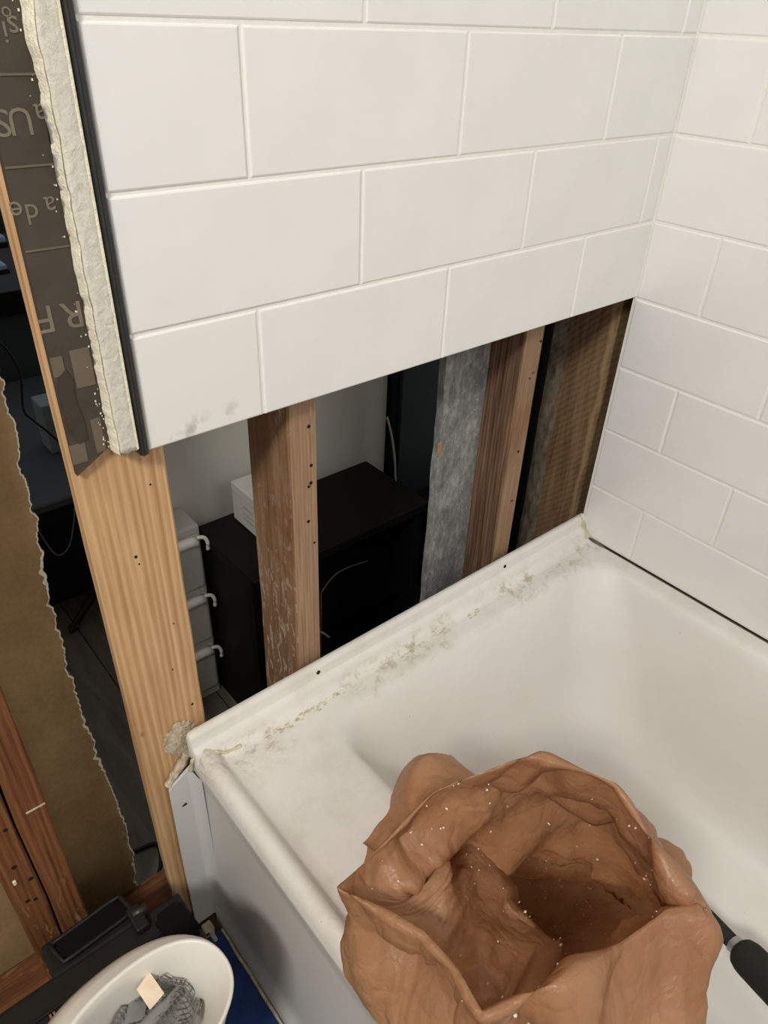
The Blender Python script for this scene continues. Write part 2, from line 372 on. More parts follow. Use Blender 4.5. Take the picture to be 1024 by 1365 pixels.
stud('timber',(-.598,.02,ZS),(-.561,.109,2.3),m_oldw,.0012,30,s2)
obj('front_face',boxbm((-.5965,.0193,ZS),(-.5625,.0206,2.3),.0004),m_oldf,s2)
holes(s2,[(-.57,.0193,.73,1),(-.571,.0193,.707,1),(-.574,.0193,.703,1),(-.568,.0193,.62,1),(-.576,.0193,.655,1),(-.572,.0193,.78,1)],r=.003)
bm=bmesh.new(); tube(bm,[(-.562,.03,.463),(-.556,.022,.461),(-.549,.016,.452)],.0016,8); obj('bent_nail',bm,m_steel,s2,smooth=True)
s3=thing('wall_stud','ridged brown stud beside the grey strip of board','stud',(-.2,.06,ZS))
stud('timber',(-.218,.02,ZS),(-.178,.109,2.3),m_ridge,.0012,30,s3)
obj('front_face',boxbm((-.2160,.0192,ZS),(-.1800,.0206,2.3),.0004),m_face3,s3)
holes(s3,[(-.19,.0192,.745,1),(-.196,.0192,.738,1),(-.195,.0192,.62,1),(-.191,.0192,.53,1),(-.184,.0192,.79,1)],r=.003)
gs=thing('grey_board_strip','mottled weathered grey board strip beside the ridged brown stud','board',(-.26,.085,ZS))
bm=bmesh.new(); pts=[]
nz=60
L_=[(-.304+random.uniform(-.0016,.0016),ZS+(1.7)*i/nz) for i in range(nz+1)]
prism(bm,L_+[(-.2,ZS+1.7),(-.2,ZS)],1,.078,.0905)
obj('board',bm,m_grey,gs)
bm=bmesh.new(); box(bm,(-.3065,.0770,.62),(-.2985,.0795,.645),.001); obj('torn_paper_patch',bm,m_kraft,gs)
cs=thing('corner_plank','wide rough brown plank standing in the corner behind the right wall','plank',(.03,.08,ZS))
stud('plank',(.010,.024,ZS),(.050,.142,2.3),m_corner,.0012,30,cs)
# black panel added as the shade of the open slit behind
bm=boxbm((-.16,.17,ZS),(.06,.185,2.0),.002); o=obj('slit_shade_panel',bm,m_blackf,loc=(-.05,.18,ZS)); tag(o,'black panel added as the shade in the narrow slit beside the corner plank','panel')
# red studs at far left
r1=thing('wall_stud','red-brown old stud nearest the gap, right of the pair','stud',(-.947,.06,ZS))
stud('timber',(-.9640,.02,ZS),(-.931,.109,2.3),m_red,.001,30,r1)
r2=thing('wall_stud','red-brown old stud with nail holes, leftmost of the pair','stud',(-.982,.06,ZS))
stud('timber',(-.9985,.022,ZS),(-.9660,.109,2.3),m_red,.001,30,r2)
holes(r2,[(-.975,.0215,.42,1),(-.982,.0215,.355,1),(-.972,.0215,.32,1),(-.984,.0215,.285,1),(-.976,.0215,.28,1)],r=.0042)
bm=boxbm((-.9895,.0195,.326),(-.9855,.0225,.334),.001); obj('plaster_chip',bm,m_crumb,r2)
bm=boxbm((-.952,.0185,.43),(-.932,.0203,.4315)); obj('scratch',bm,m_fuzz,r1)
# tan backing board with a torn edge
kb=thing('backing_board','tan paper-faced board with torn right edge behind the red-brown studs','board',(-1.3,.116,.03))
E_=[]
for i in range(620):
    z=.03+i*(1.1/560) if i<=560 else 1.13+(i-560)*(1.17/59)
    base=-.848-.012*max(0,(.2-z)/.2)+ (.008*math.sin(z*7.5+1))
    E_.append((base+ .005*noise.noise(Vector((z*30,0,0)))+.0035*noise.noise(Vector((z*110,3,0)))+.0016*noise.noise(Vector((z*420,3,0)))+.004*max(0,noise.noise(Vector((z*55,31,0)))-.2),z))
bm=bmesh.new(); prism(bm,[(-1.75,.03)]+E_+[(-1.75,2.3)],1,.110,.1225); obj('board',bm,m_kraft,kb)
bm=bmesh.new(); G=[]
for i,(x,z) in enumerate(E_):
    k=.0004+.007*max(0,noise.noise(Vector((z*16,9,1))))*(.6+.6*noise.noise(Vector((z*150,2,1))))
    G.append([(x-k,.1094,z),(x+.0008,.1094,z),(x+.0014,.1120,z)])
sheet(bm,G); obj('torn_edge',bm,m_gyp,kb)
bm=bmesh.new(); tube(bm,[(-.8495,.1085,.185),(-.847,.1085,.172),(-.849,.1085,.158)],[.001,.0035,.001],6); obj('paper_flap',bm,m_kraft,kb)

# printed dark board strip, textured drywall strip, trim, above the pine board
pb=thing('printed_board','dark paper-faced board strip with upside-down grey lettering over the pine board','board',(-.8,.016,.82))
E2=[]
for i in range(80):
    z=.825+i*(1.4/79); E2.append((-.7875+.0018*noise.noise(Vector((z*60,2,0))),z))
bm=bmesh.new(); prism(bm,[(-.8212,.812)]+[(-.7875,.832)]+E2+[(-.8212,2.225)],1,.0125,.0196); obj('sheet',bm,m_black,pb)
zb0=lambda u,v: hit(u,v,1,.0125)
for (u,v) in ((15,99),(30,222),(60,332)):
    p=zb0(u,v); q=zb0(u+38,v-6)
    bm=boxbm((-.8205,.0119,p.z-.0007),(-.7885,.0126,p.z+.0007)); obj('printed_line',bm,m_band,pb)
def text(s,x,z,size,rot=180,name='printed_letter'):
    cu=bpy.data.curves.new('t','FONT'); cu.body=s; cu.size=size; cu.extrude=.00015; cu.resolution_u=3; cu.align_x='CENTER'; cu.align_y='CENTER'
    o=bpy.data.objects.new('t',cu); C.objects.link(o); bpy.context.view_layer.update()
    me=bpy.data.meshes.new_from_object(o.evaluated_get(bpy.context.evaluated_depsgraph_get())); bpy.data.objects.remove(o)
    bm=bmesh.new(); bm.from_mesh(me); bpy.data.meshes.remove(me)
    bm.transform(Matrix.Translation((x,.0122,z)) @ Matrix.Rotation(math.radians(rot),4,'Y') @ Matrix.Rotation(math.radians(90),4,'X'))
    obj(name,bm,m_print,pb)
def at(u,v): p=hit(u,v,1,.0122); return p.x,p.z
for s,u,v,sz in (('R',97,418,.030),('F',61,424,.030),('e',22,281,.020),('d',43,284,.020),('a',67,274,.020),('S',3,162,.024),('U',27,160,.024),('a',54,152,.020),('i',7,42,.018),('s',18,36,.020),('o',9,18,.012)):
    x,z=at(u,v); text(s,x,z,sz)
# checker print at the foot of the sheet
for (u0,v0,u1,v1) in ((66,478,88,500),(92,468,128,512),(92,595,118,614),(120,560,142,600)):
    a=at(u0,v0); b=at(u1,v1)
    bm=boxbm((min(a[0],b[0]),.0120,min(a[1],b[1])),(max(a[0],b[0]),.0126,max(a[1],b[1]))); obj('printed_square',bm,m_band,pb)
bx=[at(u,v) for u,v in ((88,492),(97,505),(100,530),(112,560),(117,585),(106,592),(92,578),(86,550),(76,525),(78,503))]
bm=bmesh.new(); prism(bm,bx,1,.0116,.0126); obj('printed_blot',bm,m_blot,pb)
# staples/plaster flecks
bm=bmesh.new()
for k in range(46):
    z=.83+random.random()**1.3*.36; p=Vector((-.7905+random.uniform(-.004,.0015),.0121,z)); s=random.uniform(.0002,.0006)
    box(bm,p-Vector((s,s*.5,s*1.4)),p+Vector((s,s*.5,s*1.4)))
o=obj('plaster_fleck',bm,m_gyp,pb,kind='stuff')
ds=thing('drywall_strip','cream textured drywall strip with torn edge beside the black trim','drywall',(-.778,.006,.83))
nz=300; G=[]
for i in range(nz+1):
    z=.829+1.4*i/nz; row=[]
    tx=-.7872+.0018*noise.noise(Vector((z*34,5,0)))+.0012*noise.noise(Vector((z*110,5,0)))
    for k in range(9):
        t=k/8; x=tx+( -.7695-tx)*t
        y=-.0035+.0012*noise.noise(Vector((x*190,0,z*190)))
        if k==0: y+=.004
        if k==8: y+=.001
        row.append((x,y,z+ (0.0025*noise.noise(Vector((x*300,1,0))) if i==0 else 0)))
    row=[(tx-.0008,.0120,z)]+row+[(-.7690,.0120,z)]
    G.append(row)
bm=bmesh.new(); V=sheet(bm,G,True); bm.faces.new(V[0]); bm.faces.new(V[-1][::-1]); obj('painted_face',bm,m_dry,ds,smooth=True)
G=[]
for i in range(420):
    z=.8285+1.4*i/419; tx=-.7872+.0018*noise.noise(Vector((z*34,5,0)))+.0012*noise.noise(Vector((z*110,5,0)))
    k=.0010+.0026*max(-.15,noise.noise(Vector((z*9,8,2))))+.0009*noise.noise(Vector((z*140,8,2)))
    G.append([(tx-k,.0118,z),(tx-k*.8,.004,z),(tx-.0002,-.0008,z),(tx+k*.5,-.0034+.0004,z),(tx+k*.6,.0,z)])
bm=bmesh.new(); sheet(bm,G); obj('torn_edge',bm,m_gyp,ds)
bm=boxbm((-.7712,-.0038,.829),(-.7690,-.0022,2.2),.0004); obj('cream_bead',bm,m_gyp,ds)
tt=thing('tile_edge_trim','thin black metal trim along the left edge of the wall tiles','trim',(-.764,0,.822))
bm=bmesh.new(); prism(bm,[(-.7688,-.0010),(-.7676,-.0036),(-.7645,-.0048),(-.7612,-.0036),(-.7596,-.0005),(-.7596,.012),(-.7688,.012)],2,.8215,2.2); obj('profile',bm,m_trim,tt)
bm=boxbm((-.7672,-.0054,.8213),(-.7655,-.0040,2.2),.0003); obj('rib',bm,m_steel,tt)

# ---------------------------------------------------------------- bathtub
tub=thing('bathtub','white enamel bathtub with soiled rim under the opened wall','bathtub',(-.38,-.76,0))
def rrect(x0,x1,y0,y1,r,z,n=10,ky=1):
    P=[]
    for cx,cy,a0 in ((x1-r,y1-r,0),(x0+r,y1-r,90),(x0+r,y0+r,180),(x1-r,y0+r,270)):
        for k in range(n+1):
            a=math.radians(a0+90*k/n); P.append(Vector((cx+r*math.cos(a),cy+r*math.sin(a),z)))
    return P
def densify(P,m=6):
    out=[]
    for i in range(len(P)):
        a,b=P[i],P[(i+1)%len(P)]; 
        k=m if (b-a).length>.1 else 1
        for j in range(k): out.append(a.lerp(b,j/k))
    return out
X0,X1,Y0,Y1=-.612,-.033,-1.43,-.055
def ring(ins,insy,r,z): return rrect(X0+ins,X1-ins*.8,Y0+insy,Y1-insy,r,z)
rings=[rrect(-.728,-.002,-1.515,-.026,.004,.394)]
for ins,insy,r,z in ((-.012,-.012,.062,.3940),(-.003,-.003,.058,.3938),(.003,.003,.060,.3918),(.0085,.009,.062,.3865),(.0125,.015,.066,.376),(.027,.036,.085,.34),(.038,.062,.095,.26),(.049,.092,.105,.17),(.060,.115,.11,.115),(.074,.135,.115,.088),(.096,.16,.12,.072),(.13,.20,.11,.064),(.19,.3,.08,.060)):
    rings.append(ring(ins,insy,r,z))
bm=bmesh.new(); V=[[bm.verts.new(p) for p in R] for R in rings]
n=len(V[0])
for a,b in zip(V,V[1:]):
    for k in range(n): bm.faces.new((a[k],a[(k+1)%n],b[(k+1)%n],b[k]))
bm.faces.new(V[-1])
obj('basin',bm,m_tub,tub,smooth=True)
# rolled front rim and apron
prof=[(-.726,.394),(-.738,.3948),(-.7435,.3985),(-.748,.4055),(-.752,.4090),(-.757,.4105),(-.762,.4092),(-.7672,.404),(-.7702,.395),(-.7715,.383)]
G=[]
for i in range(34):
    y=-.0085-1.51*i/33; k=1.0
    G.append([(x,y,z) for x,z in prof])
e=[(-.755,.002,z*.0+.40) for x,z in prof]
G.insert(0,[( -.757+(x+.757)*.9,-.001,.394+(z-.394)*.8) for x,z in prof])
bm=bmesh.new(); sheet(bm,G); obj('rolled_rim',bm,m_tub,tub,smooth=True)
prof=[(-.7715,.384),(-.7710,.372),(-.7680,.360),(-.7675,.34),(-.769,.2),(-.7700,.10),(-.7705,.045),(-.7745,.04),(-.7750,.0)]
G=[[(x+(.006*max(0,1-abs(y+.012)/.02) if False else 0),y,z) for x,z in prof] for y in [.004-.002*j for j in range(3)]+[-.01-1.505*i/30 for i in range(31)]]
bm=bmesh.new(); sheet(bm,G)
G2=[[(-.770,.003,z),(-.774,.0,z),(-.7765,-.006,z)] for z in (.02,.36)]
obj('apron',bm,m_apron,tub,smooth=True)
# foot end skirt behind the rim so the shell is closed at the far end
obj('end_panel',boxbm((-.775,-1.522,.0),(-.004,-1.515,.392),.002),m_apron,tub)
# flange along the back wall
prof=[(-.030,.394),(-.022,.3955),(-.0165,.4005),(-.0145,.408),(-.0105,.4128),(-.0072,.4140),(-.0052,.4165),(-.0042,.428),(-.002,.4325),(.002,.4345),(.007,.4338),(.0095,.430),(.0098,.39)]
xs=[-.7705,-.7690,-.766,-.76]+[-.75+.75*i/36 for i in range(37)]
G=[]
for i,x in enumerate(xs):
    s=(.35,.75,.93,1)[i] if i<4 else 1
    G.append([(x,.003+(y-.003)*(.55+.45*s),.394+(z-.394)*(.80+.2*s)) for y,z in prof])
bm=bmesh.new(); V=sheet(bm,G); bm.faces.new(V[0]); obj('back_flange',bm,m_tub,tub,smooth=True)
# flange down the wall beside the apron
bm=bmesh.new(); prism(bm,[(-.8055,.018),(-.8045,.20),(-.8030,.347),(-.799,.353),(-.768,.372),(-.766,.37),(-.766,.018)],1,.0075,.0115)
bmesh.ops.bevel(bm,geom=list(bm.edges),offset=.0012,segments=2,affect='EDGES'); obj('side_flange',bm,m_apron,tub)
bm=bmesh.new(); G=[]
for i in range(12):
    z=.02+.345*i/11; G.append([(-.780,.0085,z),(-.775,.0065,z),(-.7715,.002,z),(-.7705,-.008,z),(-.769,-.016,z)])
sheet(bm,G); obj('corner_cove',bm,m_apron,tub,smooth=True)
for (x,z) in ((-.583,.4235),(-.213,.4235)):
    bm=bmesh.new(); tube(bm,[(x,.0,z),(x,-.0052,z+.0005)],.0030,12); obj('screw_hole',bm,m_nailhole,tub)
p=hit(246,1073,1,.007); bm=bmesh.new(); tube(bm,[(p.x-.003,.0068,p.z-.0006),(p.x+.003,.0068,p.z+.0012)],[.0008,.0015],8); obj('screw_slot',bm,m_nailhole,tub)
for pl,rr,nn in ((crom([(-.7735,.001,.372),(-.7725,-.004,.392),(-.768,-.008,.4035),(-.757,-.012,.409),(-.748,-.015,.404),(-.735,-.020,.3965),(-.715,-.0225,.3955)],6),.0024,'caulk_bead'),):
    bm=bmesh.new(); tube(bm,pl,[rr*(1+.5*noise.noise(p*160)) for p in pl],8); obj(nn,bm,m_caulk,tub,smooth=True)
# residue of old caulk on the deck
bm=bmesh.new()
for k in range(230):
    t=random.random(); x=-.70+.42*t**1.1; y=-.024-abs(random.gauss(0,.006))-.0; s=random.uniform(.0005,.0017)
    if noise.noise(Vector((x*22,3,0)))<-.05: continue
    box(bm,(x-s*1.8,y-s*.7,.3938),(x+s*1.8,y+s*.7,.3942+s*.35),0,1)
obj('caulk_residue',bm,m_caulk,tub,kind='stuff')
bm=bmesh.new(); pl=crom([(-.012,.004,.432),(-.010,-.004,.426),(-.008,-.009,.414),(-.006,-.014,.404),(-.006,-.020,.397)],5)
tube(bm,pl,[.0042*(1+.45*noise.noise(p*140)) for p in pl],10); obj('corner_caulk',bm,m_caulk,tub,smooth=True)
bm=bmesh.new(); pl=[Vector((-.0035+.0005*noise.noise(Vector((i,0,0))),-.02-i*.012,.3945)) for i in range(60)]
tube(bm,pl,[.0007+.0003*noise.noise(Vector((i*.9,4,0)))+(.0022 if i<3 else 0) for i in range(60)],6); obj('dark_joint',bm,plain('grimy_joint',srgb(104,94,78),.9,.2,.2,80),tub)
# bracket at the apron's foot
br=thing('bracket','small dirty clip at the foot of the tub flange by the floor','bracket',(-.793,.0,.0))
bm=bmesh.new(); box(bm,(-.801,-.012,.0),(-.786,.004,.020),.002); box(bm,(-.795,-.026,.0),(-.788,-.010,.010),.002); obj('clip',bm,m_caulk,br)
p=Vector((-.798,-.0125,.014)); obj('hole',boxbm(p-Vector((.003,.0008,.002)),p+Vector((.003,.0008,.002)),.0005),m_nailhole,br)
# fuzzy adhesive lump on the pine board
bm=bmesh.new(); bmesh.ops.create_icosphere(bm,subdivisions=4,radius=1)
for v in bm.verts:
    d=v.co.copy(); k=1+.25*noise.noise(d*2.2)+.3*noise.noise(d*7)+.15*noise.noise(d*17)
    v.co=Vector((-.7725+d.x*.0195*k,.0190+d.y*.0035*k,.415+d.z*.026*k))
o=obj('adhesive_lump',bm,m_fuzz,loc=(-.7715,.02,.397)); tag(o,'rough pale adhesive lump on the pine board above the tub corner','adhesive')
bm=bmesh.new(); pl=crom([(-.801,.013,.352),(-.790,.013,.366),(-.778,.013,.379),(-.770,.012,.392)],6)
tube(bm,pl,[.0052*(1+.5*noise.noise(p*180)) for p in pl],8)
o=obj('adhesive_strand',bm,m_fuzz,loc=(-.785,.013,.352)); tag(o,'rough strand of old adhesive along the top of the tub side flange','adhesive')

# ---------------------------------------------------------------- brown plastic bag
bag=thing('plastic_bag','open crumpled brown plastic rubbish bag draped over the tub rim','bag',(-.47,-.32,.061))
H=lambda u,v,z: hit(u,v,2,z)
up=.06
crest=[(450,1183,.46),(486,1148,.47),(530,1104,.485),(578,1056,.50),(645,1028,.52),(720,1004,.54),(820,1044,.53),(868,1118,.51),(897,1172,.495),(936,1211,.48),(888,1214,.48),(830,1254,.48),(748,1308,.485),(700,1322,.48),(641,1350,.475),(606,1290,.47),(563,1242,.465),(508,1210,.46)]
crest=[(u,v,z+up+(.03 if (k==0 or k>=12) else .0)) for k,(u,v,z) in enumerate(crest)]
hem=[(492,1310,.435),(463,1135,.50),(487,1082,.505),(545,1040,.51),(655,1062,.48),(722,1060,.45),(822,1085,.45),(897,1140,.44),(936,1186,.44),(985,1385,.44),(930,1450,.46),(850,1475,.46),(760,1490,.46),(690,1490,.45),(630,1480,.43),(590,1475,.40),(548,1450,.395),(520,1400,.41)]
lip=[(526,1212,.50),(532,1196,.505),(556,1172,.50),(598,1130,.485),(648,1096,.47),(714,1086,.46),(802,1106,.45),(842,1162,.45),(868,1200,.46),(888,1232,.48),(868,1246,.47),(815,1286,.47),(748,1338,.47),(705,1350,.46),(662,1378,.46),(624,1318,.465),(588,1272,.47),(545,1236,.48)]
mid=[None,None,None,None,(650,1138,.28),(712,1140,.27),(785,1150,.27),(830,1178,.27),(850,1200,.27),(868,1222,.28),(845,1245,.29),(805,1282,.29),(745,1335,.29),None,None,None,None,None]
mw={0:(-.594,-.275,.421),1:(-.592,-.25,.421),2:(-.590,-.232,.421),3:(-.580,-.215,.41),13:(-.585,-.435,.41),14:(-.592,-.405,.421),15:(-.594,-.365,.421),16:(-.596,-.333,.421),17:(-.596,-.303,.421)}
bot=[None]*4+[(660,1158,.10),(715,1152,.095),(785,1160,.09),(826,1184,.09),(845,1204,.09),(852,1222,.09),(838,1248,.09),(800,1284,.09),(745,1338,.09)]+[None]*5
NT=20
H3=lambda p: H(*p)
ctl=[[H3(p) for p in r] for r in (hem,crest,lip)]
mi=[Vector(mw[k]) if k in mw else H3(mid[k]) for k in range(18)]
bo=[(Vector((-.522,mw[k][1]*.9-.03,.095)) if k in mw else H3(bot[k])) for k in range(18)]
m2=[(Vector((-.553,mw[k][1],.25)) if k in mw else mi[k].lerp(bo[k],.5)) for k in range(18)]
R_=[crom(r,NT,True) for r in ctl+[mi,m2,bo]]
lin=[ctl[1][k].lerp(ctl[1][(k+1)%18],q/NT) for k in range(18) for q in range(NT)]
R_[1]=[a.lerp(b,.7) for a,b in zip(R_[1],lin)]
n=len(R_[0]); cen=sum(R_[5],Vector())/n; cen.z=.088
rows=[]
for a,b,K in ((0,1,22),(1,2,20),(2,3,22),(3,4,12),(4,5,14)):
    for k in range(K): rows.append([R_[a][i].lerp(R_[b][i],k/K) for i in range(n)])
rows.append(R_[5][:])
for t in (.08,.16,.24,.32,.4,.48,.56,.64,.72,.8,.88,.95): rows.append([R_[5][i].lerp(cen,t) for i in range(n)])
JC=22
W_=[[p.copy() for p in r] for r in rows]
for it in range(5):
    N_=[[p.copy() for p in r] for r in W_]
    for j in range(1,len(W_)-1):
        if abs(j-JC)<=1: continue
        for i in range(n): N_[j][i]=(W_[j-1][i]+W_[j][i]*2+W_[j+1][i])/4
    W_=N_
tri=lambda x: abs((x/math.pi)%2-1)*2-1
rd=random.Random(21)
waves=[]
for q in range(9):
    d=Vector((rd.gauss(0,1),rd.gauss(0,1),rd.gauss(0,.7))).normalized(); f=rd.choice((24,34,48,70,95)); waves.append((d,f,rd.uniform(0,6),.16/f*math.pi))
def crease(p):
    h=0
    wv=Vector((noise.noise(p*7),noise.noise(p*7+Vector((9,0,0))),noise.noise(p*7+Vector((0,9,0)))))*.035
    for d,f,ph,A in waves:
        g=max(0,min(1,.5+1.6*noise.noise(p*9+d*40)))
        h+=A*g*tri(d.dot(p+wv)*f+ph)
    return h
for j,r in enumerate(W_):
    for i in range(n):
        p=r[i]
        nr=(r[(i+1)%n]-r[i-1]).cross(W_[min(j+1,len(W_)-1)][i]-W_[max(j-1,0)][i])
        if nr.length<1e-9: continue
        nr.normalize(); u=i/n*18
        wrp=1.3*noise.noise(Vector((u*.7,j*.02,3)))
        fold=.5*tri(u*5.1+wrp*3+j*.015)*max(0,.5+noise.noise(Vector((u*.9,j*.03,1))))+.6*tri(u*2.3+1+wrp*2-j*.02)*max(0,.6+noise.noise(Vector((u*.5,j*.02,7))))
        near=min(1,abs(j-JC)/8)
        A=.0042 if j<JC else .0085
        fold+=.22*tri(u*11+wrp*4)*max(0,.5+1.4*noise.noise(Vector((u*.8,j*.04,11))))+.12*tri(u*23+wrp*5)*max(0,.4+1.4*noise.noise(Vector((u*.8,j*.05,17))))
        d=A*fold*near+1.0*crease(p)*(.25+.75*near)+.0014*(1-2*abs(noise.noise(p*60)))*near
        if j>JC+76: d=1.6*crease(p*1.7)+.010*(1-2*abs(noise.noise(p*24)))
        rows[j][i]=p+nr*d
TXZ=[(-.80,.4185),(-.612,.4185),(-.600,.412),(-.593,.395),(-.587,.372),(-.575,.30),(-.560,.17),(-.54,.10),(-.50,.074),(-.4,.068)]
TZX=[(.068,-.48),(.10,-.535),(.17,-.557),(.26,-.567),(.34,-.579),(.372,-.586),(.395,-.594),(.412,-.603),(.4185,-.80),(.5,-.9)]
def lerp_tab(x,T):
    if x<=T[0][0]: return T[0][1]
    for (a,b),(c,d) in zip(T,T[1:]):
        if x<=c: return b+(d-b)*(x-a)/(c-a)
    return T[-1][1]
for j,r in enumerate(rows):
    for i,p in enumerate(r):     # the film lies on the enamel, it does not pass through it
        if j>=JC: 
            if p.z<.43:
                xl=lerp_tab(p.z,TZX); zf=lerp_tab(p.x,TXZ)
                if p.x<xl and p.z<zf:
                    if xl-p.x<zf-p.z: p.x=xl
                    else: p.z=zf
        elif -.778<p.x<-.60 and p.z<.4185: p.z=.4185
        if p.z<.070: p.z=.070
bm=bmesh.new(); V=sheet(bm,rows,True); c_=bm.verts.new(cen+Vector((0,0,.004)))
for i in range(n): bm.faces.new((V[-1][i],V[-1][(i+1)%n],c_))
film=obj('film',bm,m_bag,bag,smooth=True)
# crumbs of plaster inside the bag
bm=bmesh.new(); rnd=random.Random(4)
for k in range(480):
    j=rnd.choice([rnd.randint(24,100),rnd.randint(60,100)]); i=rnd.randrange(n)
    if rnd.random()<.4: i=int(n*(.15+.3*rnd.random()))
    p=rows[min(j,len(rows)-1)][i]; s=rnd.uniform(.0004,.0012)*(1.5 if rnd.random()<.08 else 1)
    d=(CAM-p).normalized()*.0025
    r=bmesh.ops.create_icosphere(bm,subdivisions=1,radius=s,matrix=Matrix.Translation(p+Vector((0,0,.002))+d)@Matrix.Diagonal((rnd.uniform(.6,2),rnd.uniform(.6,1.6),.8,1)))
o=obj('plaster_crumb',bm,m_crumb,kind='stuff'); o.location=(0,0,0); tag(o,'white plaster crumbs scattered inside the brown bag','debris')
# crumpled pink wrapper in the bag
def wad(name,cen_,r,mat,label,cat,sd):
    bm=bmesh.new(); bmesh.ops.create_icosphere(bm,subdivisions=4,radius=1)
    for v in bm.verts:
        d=v.co.copy(); k=1+.5*(1-2*abs(noise.noise(d*1.6+Vector((sd,0,0)))))*.5+.18*(1-2*abs(noise.noise(d*4+Vector((sd,1,0)))))
        v.co=Vector(cen_)+Vector((d.x*r[0]*k,d.y*r[1]*k,d.z*r[2]*k))
    o=obj(name,bm,mat,loc=cen_); return tag(o,label,cat)
pw=H(548,1216,.455); wad('wrapper',pw+Vector((.010,.006,-.002)),(.016,.024,.005),m_pink,'crumpled pink wrapper at the left of the brown bag mouth','wrapper',2)
# ---------------------------------------------------------------- pole in the tub
A=Vector((-.2165,-.361,.082)); B=Vector((-.604,-1.50,.425)); D=(B-A).normalized()
pole=thing('pole','black pole with thick foam grip and silver collar lying in the tub','pole',A-Vector((0,0,.012)))
g0=(Vector((-.268,-.513,.12))-A).length+.022
bm=bmesh.new(); tube(bm,[A,A+D*(g0+.02)],.0105,16); obj('rod',bm,m_grip,pole,smooth=True)
bm=bmesh.new(); tube(bm,[A+D*(g0-.006),A+D*(g0+.004)],.0125,16); obj('collar',bm,plain('silver_collar',srgb(170,172,172),.3,.5,.05,50,metal=.6),pole)
bm=bmesh.new(); q=g0+.004; tube(bm,[A+D*q,A+D*(q+.004),A+D*(q+.012),A+D*(q+.02),B-D*.05,B-D*.04],[.016,.0205,.0232,.0238,.0238,.02],20); obj('grip',bm,m_grip,pole,smooth=True)

# ---------------------------------------------------------------- oval bin, tool case, blue film
hb=thing('oval_bin','white plastic oval bin with wide rim and grey mesh inside, beside the tub','bin',(-.945,-.212,0))
def ov(a,b,z,dx=0,dy=0,n=64,e=2.25,rot=.10):
    P=[]
    for k in range(n):
        t=2*math.pi*k/n; c,s=math.cos(t),math.sin(t)
        x=a*math.copysign(abs(c)**(2/e),c); y=b*math.copysign(abs(s)**(2/e),s)
        P.append(Vector((-.945+dx+x*math.cos(rot)-y*math.sin(rot),-.212+dy+x*math.sin(rot)+y*math.cos(rot),z*1.035)))
    return P
bm=bmesh.new()
G=[ov(.050,.030,.001,-.01,-.01),ov(.056,.036,.004,-.01,-.01),ov(.086,.060,.29,-.006,.003),ov(.0975,.0705,.318,-.007,.006),ov(.0985,.0715,.332,-.006,.005),ov(.0955,.0675,.346,-.001,.000),ov(.0910,.0620,.356,.004,-.005),ov(.0880,.0580,.3590,.0075,-.0085),ov(.0865,.0565,.3610,.008,-.009),ov(.0845,.0545,.3610,.008,-.009),ov(.0830,.0530,.3590,.0078,-.009),ov(.078,.048,.345,.004,-.006),ov(.0700,.0410,.325,-.002,-.001),ov(.066,.038,.30,-.004,0),ov(.050,.028,.01,-.01,-.01)]
V=sheet(bm,G,True); bm.faces.new(V[0]); bm.faces.new(V[-1]); obj('shell',bm,m_white,hb,smooth=True)
# mesh sack: a crumpled net built as thin struts
gm=bmesh.new(); N1,N2=27,17; vv={}
for a in range(N1+1):
    for b in range(N2+1):
        x=(a/N1-.5)*2; y=(b/N2-.5)*2
        k=math.sqrt(max(0,1-.5*y*y)); k2=math.sqrt(max(0,1-.5*x*x))
        X=x*k*.064; Y=y*k2*.038
        zz=.300+.028*(x*x*.5+y*y*.7)+.016*(1-2*abs(noise.noise(Vector((x*1.7,y*1.3,4)))))+.006*noise.noise(Vector((x*5,y*5,1)))
        vv[a,b]=gm.verts.new((-.945+X*math.cos(.1)-Y*math.sin(.1),-.212+X*math.sin(.1)+Y*math.cos(.1),zz))
for a in range(N1):
    for b in range(N2):
        if (a+b)%2==0:
            pass
        gm.faces.new((vv[a,b],vv[a+1,b],vv[a+1,b+1],vv[a,b+1]))
net=obj('mesh_sack',gm,m_mesh,hb); net['kind']='stuff'
wmod=net.modifiers.new('w','WIREFRAME'); wmod.thickness=.0021; wmod.use_even_offset=False
bm=bmesh.new(); G=[]
for k,(u,v) in enumerate(((176,1316),(168,1330),(175,1350),(168,1372))):
    p=hit(u,v,2,.318); G.append([p+Vector((-.006,.002,.004)),p+Vector((0,0,.008+.003*(k%2))),p+Vector((.009,-.002,.006)),p+Vector((.016,-.004,0))])
sheet(bm,G); o=obj('cloth_fold',bm,m_fab,hb,smooth=True); o.modifiers.new('s','SUBSURF').levels=2; o.modifiers['s'].render_levels=2
bm=bmesh.new(); G=[]
for k in range(7):
    t=k/6; p=hit(242-58*t,1312+62*t,2,.322); s=Vector((.004,.006,0)); G.append([p-s*1.2+Vector((0,0,-.004)),p+Vector((0,0,.004)),p+s*1.2+Vector((0,0,-.004))])
sheet(bm,G); o=obj('cloth_band',bm,m_fab,hb,smooth=True)
T=[hit(u,v,2,.349) for u,v in ((199,1295),(182,1319),(200,1346),(219,1324))]
bm=bmesh.new(); a=[bm.verts.new(p) for p in T]; b=[bm.verts.new(p-Vector((0,0,.0008))) for p in T]
bm.faces.new(a); bm.faces.new(b[::-1]); [bm.faces.new((a[i],b[i],b[(i+1)%4],a[(i+1)%4])) for i in range(4)]
obj('diamond_tag',bm,m_tag,hb)
bm=bmesh.new(); box(bm,(-.96,-.235,.02),(-.93,-.205,.26),.004); obj('inner_support',bm,m_mesh,hb)

